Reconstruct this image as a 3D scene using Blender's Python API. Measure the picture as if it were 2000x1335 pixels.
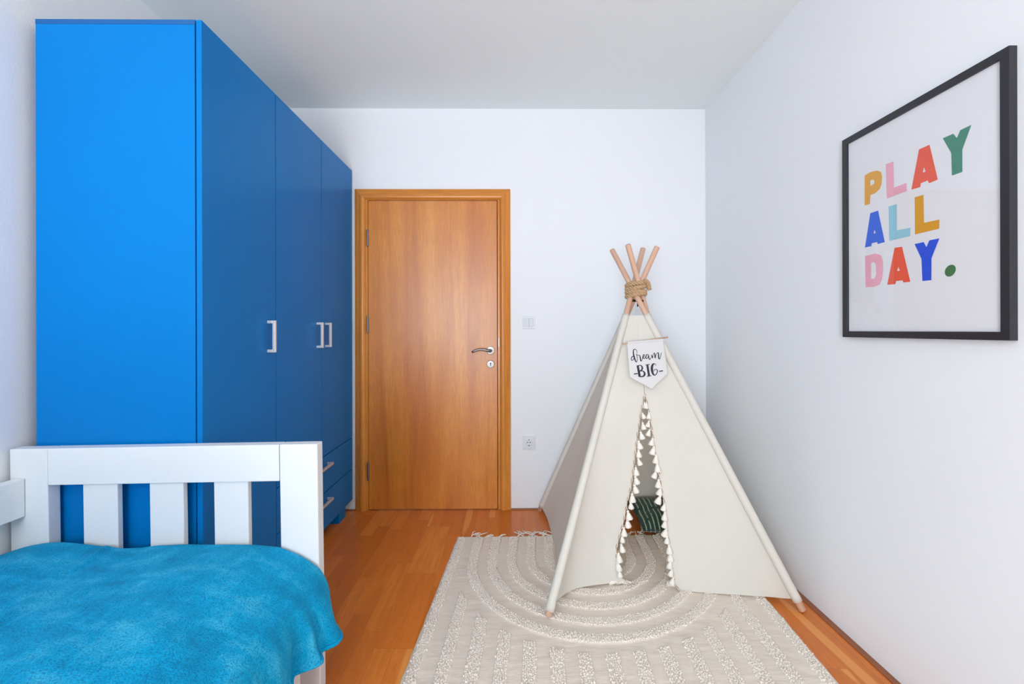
import bpy, bmesh, math, random
from mathutils import Vector, Matrix, noise
from mathutils.geometry import tessellate_polygon

for o in list(bpy.data.objects):
    bpy.data.objects.remove(o)
scene = bpy.context.scene
COL = scene.collection

# ------------------------------------------------------------------ camera
cam_data = bpy.data.cameras.new('camera')
cam = bpy.data.objects.new('camera', cam_data)
COL.objects.link(cam)
scene.camera = cam
cam_data.sensor_fit = 'HORIZONTAL'
cam_data.sensor_width = 36.0
cam_data.lens = 850 / 2000 * 36.0
cam_data.shift_x = -0.00325
cam_data.shift_y = -0.01175
cam_data.clip_start = 0.02
TH, ROLL = 0.010, 0.0025
fwd = Vector((math.sin(TH), math.cos(TH), 0)); rgt = Vector((math.cos(TH), -math.sin(TH), 0)); up = Vector((0, 0, 1))
r2 = rgt * math.cos(ROLL) - up * math.sin(ROLL)
u2 = rgt * math.sin(ROLL) + up * math.cos(ROLL)
m = Matrix.Identity(4)
for i in range(3):
    m[i][0] = r2[i]; m[i][1] = u2[i]; m[i][2] = -fwd[i]
m[2][3] = 1.15
cam.matrix_world = m

# ------------------------------------------------------------------ world, lights, exposure
world = bpy.data.worlds.new('world'); scene.world = world
world.use_nodes = True
world.node_tree.nodes['Background'].inputs[0].default_value = (0.72, 0.84, 1.0, 1)
world.node_tree.nodes['Background'].inputs[1].default_value = 1.0

def area(name, loc, rot, sx, sy, power, color):
    ld = bpy.data.lights.new(name, 'AREA'); ld.shape = 'RECTANGLE'; ld.size = sx; ld.size_y = sy
    ld.energy = power; ld.color = color
    lo = bpy.data.objects.new(name, ld); lo.location = loc; lo.rotation_euler = rot
    COL.objects.link(lo); return lo
# daylight entering through the window behind the camera
area('daylight', (-0.80, -2.44, 1.20), (math.radians(90), 0, 0), 1.30, 2.20, 80, (0.90, 0.985, 1.05))
# added fill lamp outside the window, tilted up to brighten the ceiling
area('ceiling_fill', (-0.80, -2.80, 0.85), (math.radians(128), 0, 0), 1.30, 1.0, 54, (0.92, 0.99, 1.03))

scene.view_settings.view_transform = 'Standard'
scene.view_settings.look = 'None'
scene.view_settings.gamma = 1.0
scene.view_settings.use_curve_mapping = False
scene.view_settings.exposure = 0.0

# ------------------------------------------------------------------ helpers
def srgb(r, g, b):
    f = lambda c: (c / 255 / 12.92) if c / 255 <= 0.04045 else ((c / 255 + 0.055) / 1.055) ** 2.4
    return (f(r), f(g), f(b), 1)

class N:
    """small node graph builder"""
    def __init__(s, name):
        s.m = bpy.data.materials.new(name); s.m.use_nodes = True
        s.t = s.m.node_tree; s.b = s.t.nodes['Principled BSDF']; s.out = s.t.nodes['Material Output']
    def node(s, typ, **kw):
        n = s.t.nodes.new(typ)
        for k, v in kw.items():
            if k.startswith('i_'):
                key = k[2:]; key = int(key) if key.isdigit() else key.replace('_', ' ')
                s.set(n.inputs[key], v)
            else: setattr(n, k, v)
        return n
    def set(s, sock, v):
        if isinstance(v, bpy.types.NodeSocket): s.t.links.new(v, sock)
        else: sock.default_value = v
    def math(s, op, a, b=0.0, c=None):
        n = s.node('ShaderNodeMath', operation=op); s.set(n.inputs[0], a); s.set(n.inputs[1], b)
        if c is not None: s.set(n.inputs[2], c)
        return n.outputs[0]
    def mix(s, f, a, b, mode='MIX'):
        n = s.node('ShaderNodeMix', data_type='RGBA', blend_type=mode)
        s.set(n.inputs[0], f); s.set(n.inputs[6], a); s.set(n.inputs[7], b); return n.outputs[2]
    def ramp(s, f, stops):
        n = s.node('ShaderNodeValToRGB'); s.set(n.inputs[0], f)
        e = n.color_ramp.elements
        while len(e) < len(stops): e.new(0.5)
        for el, (p, c) in zip(e, stops): el.position = p; el.color = c
        return n.outputs[0]
    def coords(s, scale=(1, 1, 1), loc=(0, 0, 0)):
        g = s.node('ShaderNodeTexCoord')
        mp = s.node('ShaderNodeMapping'); s.set(mp.inputs[0], g.outputs['Object'])
        mp.inputs['Scale'].default_value = scale; mp.inputs['Location'].default_value = loc
        return mp.outputs[0]
    def noise(s, vec, scale, detail=3, rough=0.55, dist=0.0):
        n = s.node('ShaderNodeTexNoise'); s.set(n.inputs['Vector'], vec)
        n.inputs['Scale'].default_value = scale; n.inputs['Detail'].default_value = detail
        n.inputs['Roughness'].default_value = rough; n.inputs['Distortion'].default_value = dist
        return n.outputs[0]
    def bump(s, h, strength, dist=0.002):
        n = s.node('ShaderNodeBump'); s.set(n.inputs['Height'], h)
        n.inputs['Strength'].default_value = strength; n.inputs['Distance'].default_value = dist
        s.set(s.b.inputs['Normal'], n.outputs[0]); return n.outputs[0]
    def base(s, c): s.set(s.b.inputs['Base Color'], c)
    def p(s, **kw):
        for k, v in kw.items(): s.set(s.b.inputs[k.replace('_', ' ')], v)
        return s

def simple(name, col, rough=0.5, metal=0.0, var=0.04, nscale=6.0, bump=0.0, bscale=300, **kw):
    n = N(name); v = n.coords()
    k = n.noise(v, nscale, 3)
    dark = tuple(c * (1 - var * 2) for c in col[:3]) + (1,)
    lite = tuple(min(1, c * (1 + var)) for c in col[:3]) + (1,)
    n.base(n.mix(k, dark, lite)); n.p(Roughness=rough, Metallic=metal, **kw)
    if bump: n.bump(n.noise(v, bscale, 2), bump, 0.001)
    return n.m

# ------------------------------------------------------------------ materials
def mat_wall(name, col, strength, scale):
    n = N(name); v = n.coords()
    n.base(col); n.p(Roughness=0.9)
    n.bump(n.noise(v, scale, 4, 0.6), strength, 0.002); return n.m
M = {}
M['wall'] = mat_wall('white_wall_paint', srgb(242, 244, 247), 0.12, 60)
M['wall_rough'] = mat_wall('white_rough_plaster', srgb(246, 248, 249), 0.3, 130)
M['ceiling'] = mat_wall('ceiling_paint', srgb(246, 253, 253), 0.08, 60)

def mat_wood(name, c0, c1, c2, axis='Z', rough=0.35, fine=1.0, coat=0.0):
    n = N(name)
    sc = {'Z': (1, 1, 0.06), 'Y': (1, 0.06, 1), 'X': (0.06, 1, 1)}[axis]
    v = n.coords(sc)
    a = n.noise(v, 9, 4, 0.6, 0.6)
    b = n.noise(v, 160 * fine, 3, 0.7)
    w = n.noise(n.coords(tuple(0.4 if q == 0.06 else 1.0 for q in sc)), 5, 3, 0.5)
    base = n.ramp(a, [(0.30, c0), (0.52, c1), (0.72, c2)])
    base = n.mix(n.math('MULTIPLY', n.ramp(b, [(0.35, (0, 0, 0, 1)), (0.7, (1, 1, 1, 1))]), 0.36), base, tuple(c * 0.45 for c in c0[:3]) + (1,))
    base = n.mix(n.math('MULTIPLY', n.ramp(w, [(0.42, (0, 0, 0, 1)), (0.7, (1, 1, 1, 1))]), 0.55), base, c0)
    n.base(base); n.p(Roughness=rough)
    if coat: n.p(Coat_Weight=coat, Coat_Roughness=0.32)
    n.bump(b, 0.08, 0.0005)
    return n.m
M['door_wood'] = mat_wood('oak_veneer', srgb(196, 108, 30), srgb(226, 140, 46), srgb(236, 156, 62), 'Z', 0.36, 1.0, 0.5)
M['casing_wood'] = mat_wood('beech_casing_upright', srgb(214, 130, 48), srgb(230, 148, 62), srgb(236, 158, 74), 'Z', 0.26, 0.6)
M['casing_wood_x'] = mat_wood('beech_casing_level', srgb(214, 130, 48), srgb(230, 148, 62), srgb(236, 158, 74), 'X', 0.26, 0.6)
M['trim_wood'] = mat_wood('floor_edge_strip', srgb(150, 84, 46), srgb(172, 104, 64), srgb(184, 116, 74), 'Y', 0.4)
M['trim_wood_x'] = mat_wood('floor_edge_strip_back', srgb(150, 84, 46), srgb(172, 104, 64), srgb(184, 116, 74), 'X', 0.4)
M['pole_wood'] = mat_wood('birch_dowel', srgb(212, 168, 142), srgb(224, 184, 158), srgb(232, 196, 172), 'Z', 0.55, 0.5)

def mat_floor():
    n = N('parquet'); g = n.node('ShaderNodeTexCoord')
    sx = n.node('ShaderNodeSeparateXYZ'); n.set(sx.inputs[0], g.outputs['Object'])
    x, y = sx.outputs[0], sx.outputs[1]
    W, L = 0.071, 0.49
    row = n.math('FLOOR', n.math('DIVIDE', x, W))
    wn = n.node('ShaderNodeTexWhiteNoise', noise_dimensions='1D'); n.set(wn.inputs['W'], row)
    yo = n.math('ADD', n.math('DIVIDE', y, L), n.math('MULTIPLY', wn.outputs[0], 7.3))
    colm = n.math('FLOOR', yo)
    cb = n.node('ShaderNodeCombineXYZ'); n.set(cb.inputs[0], row); n.set(cb.inputs[1], colm)
    w2 = n.node('ShaderNodeTexWhiteNoise', noise_dimensions='2D'); n.set(w2.inputs['Vector'], cb.outputs[0])
    rnd = w2.outputs[0]
    # grain shifted per plank
    cb2 = n.node('ShaderNodeCombineXYZ')
    n.set(cb2.inputs[0], n.math('ADD', x, n.math('MULTIPLY', rnd, 3.7)))
    n.set(cb2.inputs[1], n.math('ADD', n.math('MULTIPLY', y, 0.10), n.math('MULTIPLY', rnd, 9.1)))
    gr = n.noise(cb2.outputs[0], 22, 4, 0.6, 1.2)
    fine = n.noise(cb2.outputs[0], 240, 3, 0.7)
    c = n.ramp(rnd, [(0.0, srgb(214, 116, 38)), (0.3, srgb(226, 126, 46)), (0.6, srgb(233, 132, 52)), (0.85, srgb(240, 141, 58)), (1.0, srgb(245, 152, 68))])
    c = n.mix(n.ramp(gr, [(0.35, (0, 0, 0, 1)), (0.7, (0.55, 0.55, 0.55, 1))]), c, srgb(200, 104, 34))
    c = n.mix(n.math('MULTIPLY', n.ramp(fine, [(0.45, (0, 0, 0, 1)), (0.75, (1, 1, 1, 1))]), 0.25), c, srgb(172, 86, 30))
    # rare pale sapwood streaks
    sap = n.ramp(n.noise(cb2.outputs[0], 9, 1, 0.4), [(0.70, (0, 0, 0, 1)), (0.73, (0.6, 0.6, 0.6, 1))])
    c = n.mix(sap, c, srgb(250, 172, 92))
    fx = n.math('FRACT', n.math('DIVIDE', x, W)); fy = n.math('FRACT', yo)
    ex = n.math('MINIMUM', fx, n.math('SUBTRACT', 1.0, fx)); ey = n.math('MINIMUM', fy, n.math('SUBTRACT', 1.0, fy))
    gx = n.math('LESS_THAN', ex, 0.009); gy = n.math('LESS_THAN', ey, 0.0015)
    gap = n.math('MAXIMUM', gx, gy)
    c = n.mix(n.math('MULTIPLY', gap, 0.30), c, srgb(100, 50, 22))
    n.base(c); n.p(Roughness=n.math('ADD', 0.26, n.math('MULTIPLY', fine, 0.12)))
    n.bump(n.math('SUBTRACT', n.math('MULTIPLY', fine, 0.15), gap), 0.25, 0.0008)
    return n.m
M['floor'] = mat_floor()

def mat_blue():
    n = N('blue_lacquer'); v = n.coords()
    k = n.noise(v, 2.5, 3)
    n.base(n.mix(k, srgb(0, 119, 196), srgb(0, 125, 204)))
    n.p(Roughness=0.29)
    n.p(Specular_IOR_Level=0.12)
    n.bump(n.noise(v, 14, 2), 0.03, 0.002)
    return n.m
M['blue'] = mat_blue()
M['blue_edge'] = simple('blue_edge_paint', srgb(0, 92, 160), 0.45, var=0.03)
M['bed_white'] = simple('white_painted_wood', srgb(240, 243, 245), 0.38, var=0.01, bump=0.05, bscale=60)
M['mattress'] = simple('mattress_ticking', srgb(232, 232, 230), 0.9, bump=0.2, bscale=200)
M['nickel'] = simple('brushed_nickel', srgb(236, 234, 230), 0.38, 0.55, var=0.03, nscale=40)
M['chrome'] = simple('satin_chrome', srgb(140, 138, 136), 0.36, 1.0, var=0.02)
M['dark'] = simple('dark_cavity', srgb(24, 24, 28), 0.8)
M['plastic'] = simple('white_plastic', srgb(232, 234, 238), 0.35, var=0.01)
M['plastic_grey'] = simple('rocker_plastic', srgb(222, 225, 230), 0.4, var=0.01)
M['black_frame'] = simple('black_frame_wood', srgb(42, 42, 48), 0.42, var=0.08, nscale=20)
M['paper'] = simple('poster_paper', srgb(236, 237, 241), 0.8, var=0.005)
for k, c in dict(gold=(232, 168, 60), gold2=(226, 164, 44), pink=(244, 176, 196), red=(240, 92, 66), green=(64, 140, 118),
                 blue2=(28, 98, 226), sky=(150, 208, 226), dot=(52, 122, 74), blue3=(0, 84, 226)).items():
    M['ink_' + k] = simple('ink_' + k, srgb(*c), 0.7, var=0.02)

def mat_glass():
    n = N('picture_glass')
    tr = n.node('ShaderNodeBsdfTransparent'); gl = n.node('ShaderNodeBsdfGlossy'); gl.inputs['Roughness'].default_value = 0.015
    fr = n.node('ShaderNodeFresnel'); fr.inputs[0].default_value = 1.5
    k = n.noise(n.coords(), 3, 1)
    mx = n.node('ShaderNodeMixShader')
    geo = n.node('ShaderNodeNewGeometry')
    front = n.math('SUBTRACT', 1.0, geo.outputs['Backfacing'])      # each pane surface reflects once, from its outer side
    n.set(mx.inputs[0], n.math('MULTIPLY', n.math('MULTIPLY', fr.outputs[0], front), n.math('ADD', 0.98, n.math('MULTIPLY', k, 0.02))))
    n.set(mx.inputs[1], tr.outputs[0]); n.set(mx.inputs[2], gl.outputs[0])
    n.set(n.out.inputs[0], mx.outputs[0]); return n.m
M['glass'] = mat_glass()

def mat_canvas():
    n = N('cotton_canvas'); v = n.coords()
    k = n.noise(v, 5, 4, 0.6)
    w = n.noise(n.coords((1, 1, 0.3)), 500, 2)
    col = n.mix(k, srgb(237, 234, 226), srgb(243, 240, 232))
    n.base(col); n.p(Roughness=0.95)
    bn = n.bump(n.math('ADD', n.math('MULTIPLY', w, 0.3), n.noise(v, 12, 2)), 0.12, 0.004)
    tl = n.node('ShaderNodeBsdfTranslucent'); tl.inputs[0].default_value = srgb(252, 238, 216); n.set(tl.inputs['Normal'], bn)
    mx = n.node('ShaderNodeMixShader'); mx.inputs[0].default_value = 0.26
    n.set(mx.inputs[1], n.b.outputs[0]); n.set(mx.inputs[2], tl.outputs[0]); n.set(n.out.inputs[0], mx.outputs[0])
    return n.m
M['canvas'] = mat_canvas()
M['tassel'] = simple('cotton_yarn', srgb(242, 236, 226), 0.95, bump=0.5, bscale=500)
M['trim_cord'] = simple('braided_trim_cord', srgb(196, 164, 136), 0.9, var=0.2, nscale=90)
M['rope'] = simple('jute_rope', srgb(198, 164, 126), 0.9, var=0.12, nscale=60, bump=0.6, bscale=400)
M['pennant'] = simple('white_felt', srgb(218, 217, 216), 0.95, var=0.01, bump=0.25, bscale=600)
M['print_dark'] = simple('charcoal_print', srgb(52, 46, 62), 0.8, var=0.15, nscale=60)
M['rug_base'] = None

def mat_rug():
    n = N('cream_flatweave'); v = n.coords((1, 6, 1))
    k = n.noise(n.coords(), 7, 3)
    w = n.noise(v, 28, 4, 0.65)
    n.base(n.mix(k, srgb(233, 219, 204), srgb(240, 228, 214))); n.p(Roughness=0.95)
    n.bump(n.math('ADD', w, n.math('MULTIPLY', n.noise(n.coords(), 500, 2), 0.35)), 0.45, 0.004)
    return n.m
M['rug_base'] = mat_rug()
M['rug_tuft'] = simple('cream_tufted_yarn', srgb(245, 234, 222), 0.95, var=0.03, nscale=30)

def mat_blanket():
    n = N('teal_fleece'); v = n.coords()
    a = n.noise(v, 260, 2, 0.6)
    nap = n.noise(n.coords((1.0, 2.6, 1.0)), 6.5, 3, 0.5, 0.3)
    nap2 = n.noise(n.coords((2.4, 1.0, 1.0), (3, 1, 0)), 14, 3, 0.6, 0.3)
    k = n.math('ADD', n.math('MULTIPLY', nap, 0.65), n.math('MULTIPLY', nap2, 0.35))
    c = n.ramp(k, [(0.34, srgb(0, 152, 204)), (0.50, srgb(0, 177, 230)), (0.66, srgb(70, 204, 246))])
    c = n.mix(n.ramp(a, [(0.32, (0.75, 0.75, 0.75, 1)), (0.5, (0.15, 0.15, 0.15, 1)), (0.7, (0, 0, 0, 1))]), c, srgb(0, 116, 168))
    n.base(c); n.p(Roughness=0.9, Sheen_Weight=0.12, Sheen_Roughness=0.4, Specular_IOR_Level=0.2)
    n.set(n.b.inputs['Sheen Tint'], srgb(120, 210, 240))
    n.bump(a, 1.0, 0.005)
    return n.m
M['blanket'] = mat_blanket()

def mat_cushion():
    n = N('green_striped_velvet'); g = n.node('ShaderNodeTexCoord')
    sx = n.node('ShaderNodeSeparateXYZ'); n.set(sx.inputs[0], g.outputs['Object'])
    wob = n.math('MULTIPLY', n.noise(n.coords((1, 1, 1)), 6, 1), 0.02)
    f = n.math('FRACT', n.math('DIVIDE', n.math('ADD', sx.outputs[0], wob), 0.026))
    s = n.math('LESS_THAN', n.math('ABSOLUTE', n.math('SUBTRACT', f, 0.5)), 0.13)
    brk = n.ramp(n.noise(n.coords((1, 0.35, 1)), 60, 2), [(0.36, (0, 0, 0, 1)), (0.44, (1, 1, 1, 1))])
    c = n.mix(n.math('MULTIPLY', s, brk), srgb(22, 66, 54), srgb(176, 188, 164))
    n.base(c); n.p(Roughness=0.8, Sheen_Weight=0.3)
    n.bump(n.noise(n.coords(), 300, 2), 0.4, 0.002); return n.m
M['cushion'] = mat_cushion()

# ------------------------------------------------------------------ mesh building
class MB:
    def __init__(s): s.v = []; s.f = []; s.mi = []
    def add(s, vs, fs, mi=0):
        o = len(s.v); s.v += [tuple(p) for p in vs]; s.f += [tuple(i + o for i in f) for f in fs]; s.mi += [mi] * len(fs); return s
    def box(s, x0, x1, y0, y1, z0, z1, mi=0):
        v = [(x, y, z) for x in (x0, x1) for y in (y0, y1) for z in (z0, z1)]
        return s.add(v, [(0, 1, 3, 2), (4, 6, 7, 5), (0, 4, 5, 1), (2, 3, 7, 6), (0, 2, 6, 4), (1, 5, 7, 3)], mi)
    def tube(s, pts, rad, seg=12, caps=True, mi=0, flat=None):
        pts = [Vector(p) for p in pts]; n = len(pts)
        if not isinstance(rad, (list, tuple)): rad = [rad] * n
        tang = []
        for i in range(n):
            t = (pts[min(i + 1, n - 1)] - pts[max(i - 1, 0)]); tang.append(t.normalized() if t.length > 1e-9 else Vector((0, 0, 1)))
        nrm = tang[0].orthogonal().normalized(); vs = []; fs = []
        for i in range(n):
            nrm = (nrm - tang[i] * nrm.dot(tang[i])).normalized(); b = tang[i].cross(nrm)
            for k in range(seg):
                a = 2 * math.pi * k / seg
                vs.append(pts[i] + (nrm * math.cos(a) + b * math.sin(a)) * rad[i])
        for i in range(n - 1):
            for k in range(seg):
                k2 = (k + 1) % seg
                fs.append((i * seg + k, i * seg + k2, (i + 1) * seg + k2, (i + 1) * seg + k))
        if caps:
            fs.append(tuple(range(seg))[::-1]); fs.append(tuple((n - 1) * seg + k for k in range(seg)))
        return s.add(vs, fs, mi)
    def lathe(s, prof, seg=20, org=(0, 0, 0), ax=(0, 0, 1), mi=0):
        """prof: (radius, height) along axis"""
        ax = Vector(ax).normalized(); e1 = ax.orthogonal().normalized(); e2 = ax.cross(e1); org = Vector(org)
        vs = []; fs = []
        for r, h in prof:
            for k in range(seg):
                a = 2 * math.pi * k / seg; vs.append(org + ax * h + (e1 * math.cos(a) + e2 * math.sin(a)) * r)
        n = len(prof)
        for i in range(n - 1):
            for k in range(seg):
                k2 = (k + 1) % seg; fs.append((i * seg + k, i * seg + k2, (i + 1) * seg + k2, (i + 1) * seg + k))
        fs.append(tuple(range(seg))[::-1]); fs.append(tuple((n - 1) * seg + k for k in range(seg)))
        return s.add(vs, fs, mi)
    def grid(s, fn, nu, nv, mi=0):
        vs = [fn(i / nu, j / nv) for j in range(nv + 1) for i in range(nu + 1)]
        fs = [(j * (nu + 1) + i, j * (nu + 1) + i + 1, (j + 1) * (nu + 1) + i + 1, (j + 1) * (nu + 1) + i) for j in range(nv) for i in range(nu)]
        return s.add(vs, fs, mi)
    def build(s, name, mats, parent=None, smooth=False, bevel=0.0, origin=None):
        me = bpy.data.meshes.new(name)
        o = Vector(origin) if origin else Vector((0, 0, 0))
        me.from_pydata([tuple(Vector(p) - o) for p in s.v], [], s.f)
        if not isinstance(mats, (list, tuple)): mats = [mats]
        for mt in mats: me.materials.append(mt)
        me.polygons.foreach_set('material_index', s.mi)
        bm = bmesh.new(); bm.from_mesh(me); bmesh.ops.recalc_face_normals(bm, faces=bm.faces); bm.to_mesh(me); bm.free()
        if smooth: me.polygons.foreach_set('use_smooth', [True] * len(me.polygons))
        ob = bpy.data.objects.new(name, me); COL.objects.link(ob); ob.location = o
        if parent: ob.parent = parent
        if bevel:
            b = ob.modifiers.new('bevel', 'BEVEL'); b.width = bevel; b.segments = 2; b.limit_method = 'ANGLE'
        return ob

def box(name, x0, x1, y0, y1, z0, z1, mat, parent=None, bevel=0.0):
    return MB().box(x0, x1, y0, y1, z0, z1).build(name, mat, parent, bevel=bevel)
def thing(name, loc, label, cat, group=None, rot=(0, 0, 0)):
    e = bpy.data.objects.new(name, None); COL.objects.link(e); e.location = loc; e.rotation_euler = rot
    e.empty_display_size = 0.05
    e['label'] = label; e['category'] = cat
    if group: e['group'] = group
    return e
def tag(o, label, cat, group=None):
    o['label'] = label; o['category'] = cat
    if group: o['group'] = group
    return o
def struct(o): o['kind'] = 'structure'; return o
def under(root, ob):
    """keep world placement while parenting under an Empty"""
    ob.parent = root; ob.matrix_parent_inverse = Matrix.Translation(root.location).inverted(); return ob

EDGE_LEFT = [[0.6319, 2.0582, 0.8449], [0.6089, 2.0448, 0.7552], [0.5893, 2.0307, 0.6598], [0.5682, 2.0125, 0.537], [0.5493, 1.9966, 0.4303], [0.5275, 1.9864, 0.3615], [0.5129, 1.976, 0.2911], [0.4892, 1.966, 0.2237], [0.4722, 1.958, 0.1699], [0.4696, 1.9478, 0.1015], [0.4825, 1.9409, 0.0547], [0.5134, 1.9365, 0.025], [0.5494, 1.9346, 0.0121]]
EDGE_RIGHT = [[0.6343, 2.0581, 0.8449], [0.6494, 2.0411, 0.7558], [0.6587, 2.0231, 0.6613], [0.6699, 2.0028, 0.555], [0.6794, 1.9855, 0.464], [0.6905, 1.9685, 0.3745], [0.6955, 1.9505, 0.2802], [0.7009, 1.9341, 0.1938], [0.708, 1.9167, 0.1027], [0.7164, 1.9035, 0.0334], [0.7349, 1.8989, 0.009]]
PEN_O = [0.5662, 2.12, 1.0853]
PEN_U = [0.9945, 0.0739, 0.0745]
PEN_V = [0.0961, -0.3563, -0.9294]
PEN_N = [0.0426, -0.9314, 0.3615]
PEN_CLOTH = [(0.0, 0.0), (0.1853, 0.0), (0.1682, 0.1677), (0.0736, 0.2356), (-0.0206, 0.1713)]
PEN_DOWEL = [(-0.0216, 0.0037), (0.2093, -0.0121)]
PEN_STROKES = [[(0.021, 0.0728, 0.0029), (0.0134, 0.0709, 0.0029), (0.0055, 0.0791, 0.0029), (0.0045, 0.0893, 0.0029), (0.0126, 0.0884, 0.0021), (0.0223, 0.0741, 0.0021)], [(0.0377, 0.0554, 0.0017), (0.0391, 0.0438, 0.0021), (0.0326, 0.0354, 0.0025), (0.0242, 0.0401, 0.0034), (0.0202, 0.0551, 0.0046), (0.0203, 0.0762, 0.0055), (0.0224, 0.0939, 0.0042), (0.0256, 0.1004, 0.0029), (0.0311, 0.0934, 0.0021), (0.035, 0.0775, 0.0017), (0.0344, 0.0634, 0.0017), (0.0382, 0.059, 0.0017)], [(0.0337, 0.0614, 0.0017), (0.0402, 0.0686, 0.0021), (0.0492, 0.0698, 0.0029), (0.0489, 0.0822, 0.0046), (0.0492, 0.0969, 0.0038), (0.0549, 0.0937, 0.0017), (0.0615, 0.0798, 0.0017)], [(0.0613, 0.0809, 0.0017), (0.0692, 0.0762, 0.0017), (0.0733, 0.0696, 0.0021), (0.07, 0.066, 0.0025), (0.0645, 0.0742, 0.0034), (0.0634, 0.0842, 0.0034), (0.0686, 0.0862, 0.0021), (0.0771, 0.0788, 0.0017)], [(0.0939, 0.0703, 0.0021), (0.0865, 0.0674, 0.0029), (0.0783, 0.0765, 0.0034), (0.0784, 0.0863, 0.0034), (0.0858, 0.0842, 0.0021), (0.0938, 0.0709, 0.0017), (0.0919, 0.0847, 0.0038), (0.0947, 0.0929, 0.0029), (0.1031, 0.0834, 0.0017)], [(0.1058, 0.0707, 0.0021), (0.1086, 0.0768, 0.0038), (0.1097, 0.0863, 0.0034), (0.1165, 0.0704, 0.0017), (0.1245, 0.0621, 0.0017), (0.1249, 0.0711, 0.0042), (0.1233, 0.0874, 0.0038), (0.13, 0.074, 0.0017), (0.14, 0.0625, 0.0021), (0.1446, 0.0658, 0.0038), (0.1416, 0.082, 0.0046), (0.1416, 0.0942, 0.0038), (0.1491, 0.0874, 0.0017), (0.1591, 0.0642, 0.0017)], [(0.0285, 0.1175, 0.0093), (0.0272, 0.1745, 0.0105)], [(0.0297, 0.1192, 0.0029), (0.0434, 0.1188, 0.0038), (0.0488, 0.1285, 0.0067), (0.0451, 0.1396, 0.0059), (0.0324, 0.1465, 0.0025)], [(0.0323, 0.147, 0.0029), (0.0487, 0.1475, 0.0042), (0.0544, 0.1598, 0.0084), (0.047, 0.1716, 0.0063), (0.0283, 0.1745, 0.0034)], [(0.0766, 0.1183, 0.0093), (0.0734, 0.1747, 0.0097)], [(0.0669, 0.1188, 0.0029), (0.0888, 0.117, 0.0029)], [(0.062, 0.1751, 0.0029), (0.0851, 0.173, 0.0029)], [(0.1194, 0.1255, 0.0025), (0.1147, 0.1165, 0.0029), (0.1051, 0.1184, 0.0072), (0.0961, 0.1338, 0.0101), (0.0938, 0.1519, 0.0101), (0.096, 0.1669, 0.0076), (0.1041, 0.1715, 0.0038), (0.1146, 0.1629, 0.0034), (0.1199, 0.152, 0.0042), (0.1164, 0.1448, 0.0029), (0.1072, 0.1451, 0.0025), (0.1023, 0.1527, 0.0017)], [(0.0023, 0.1581, 0.0046), (0.0206, 0.1574, 0.0046)], [(0.1277, 0.1554, 0.0046), (0.1467, 0.1539, 0.0046)]]
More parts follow.
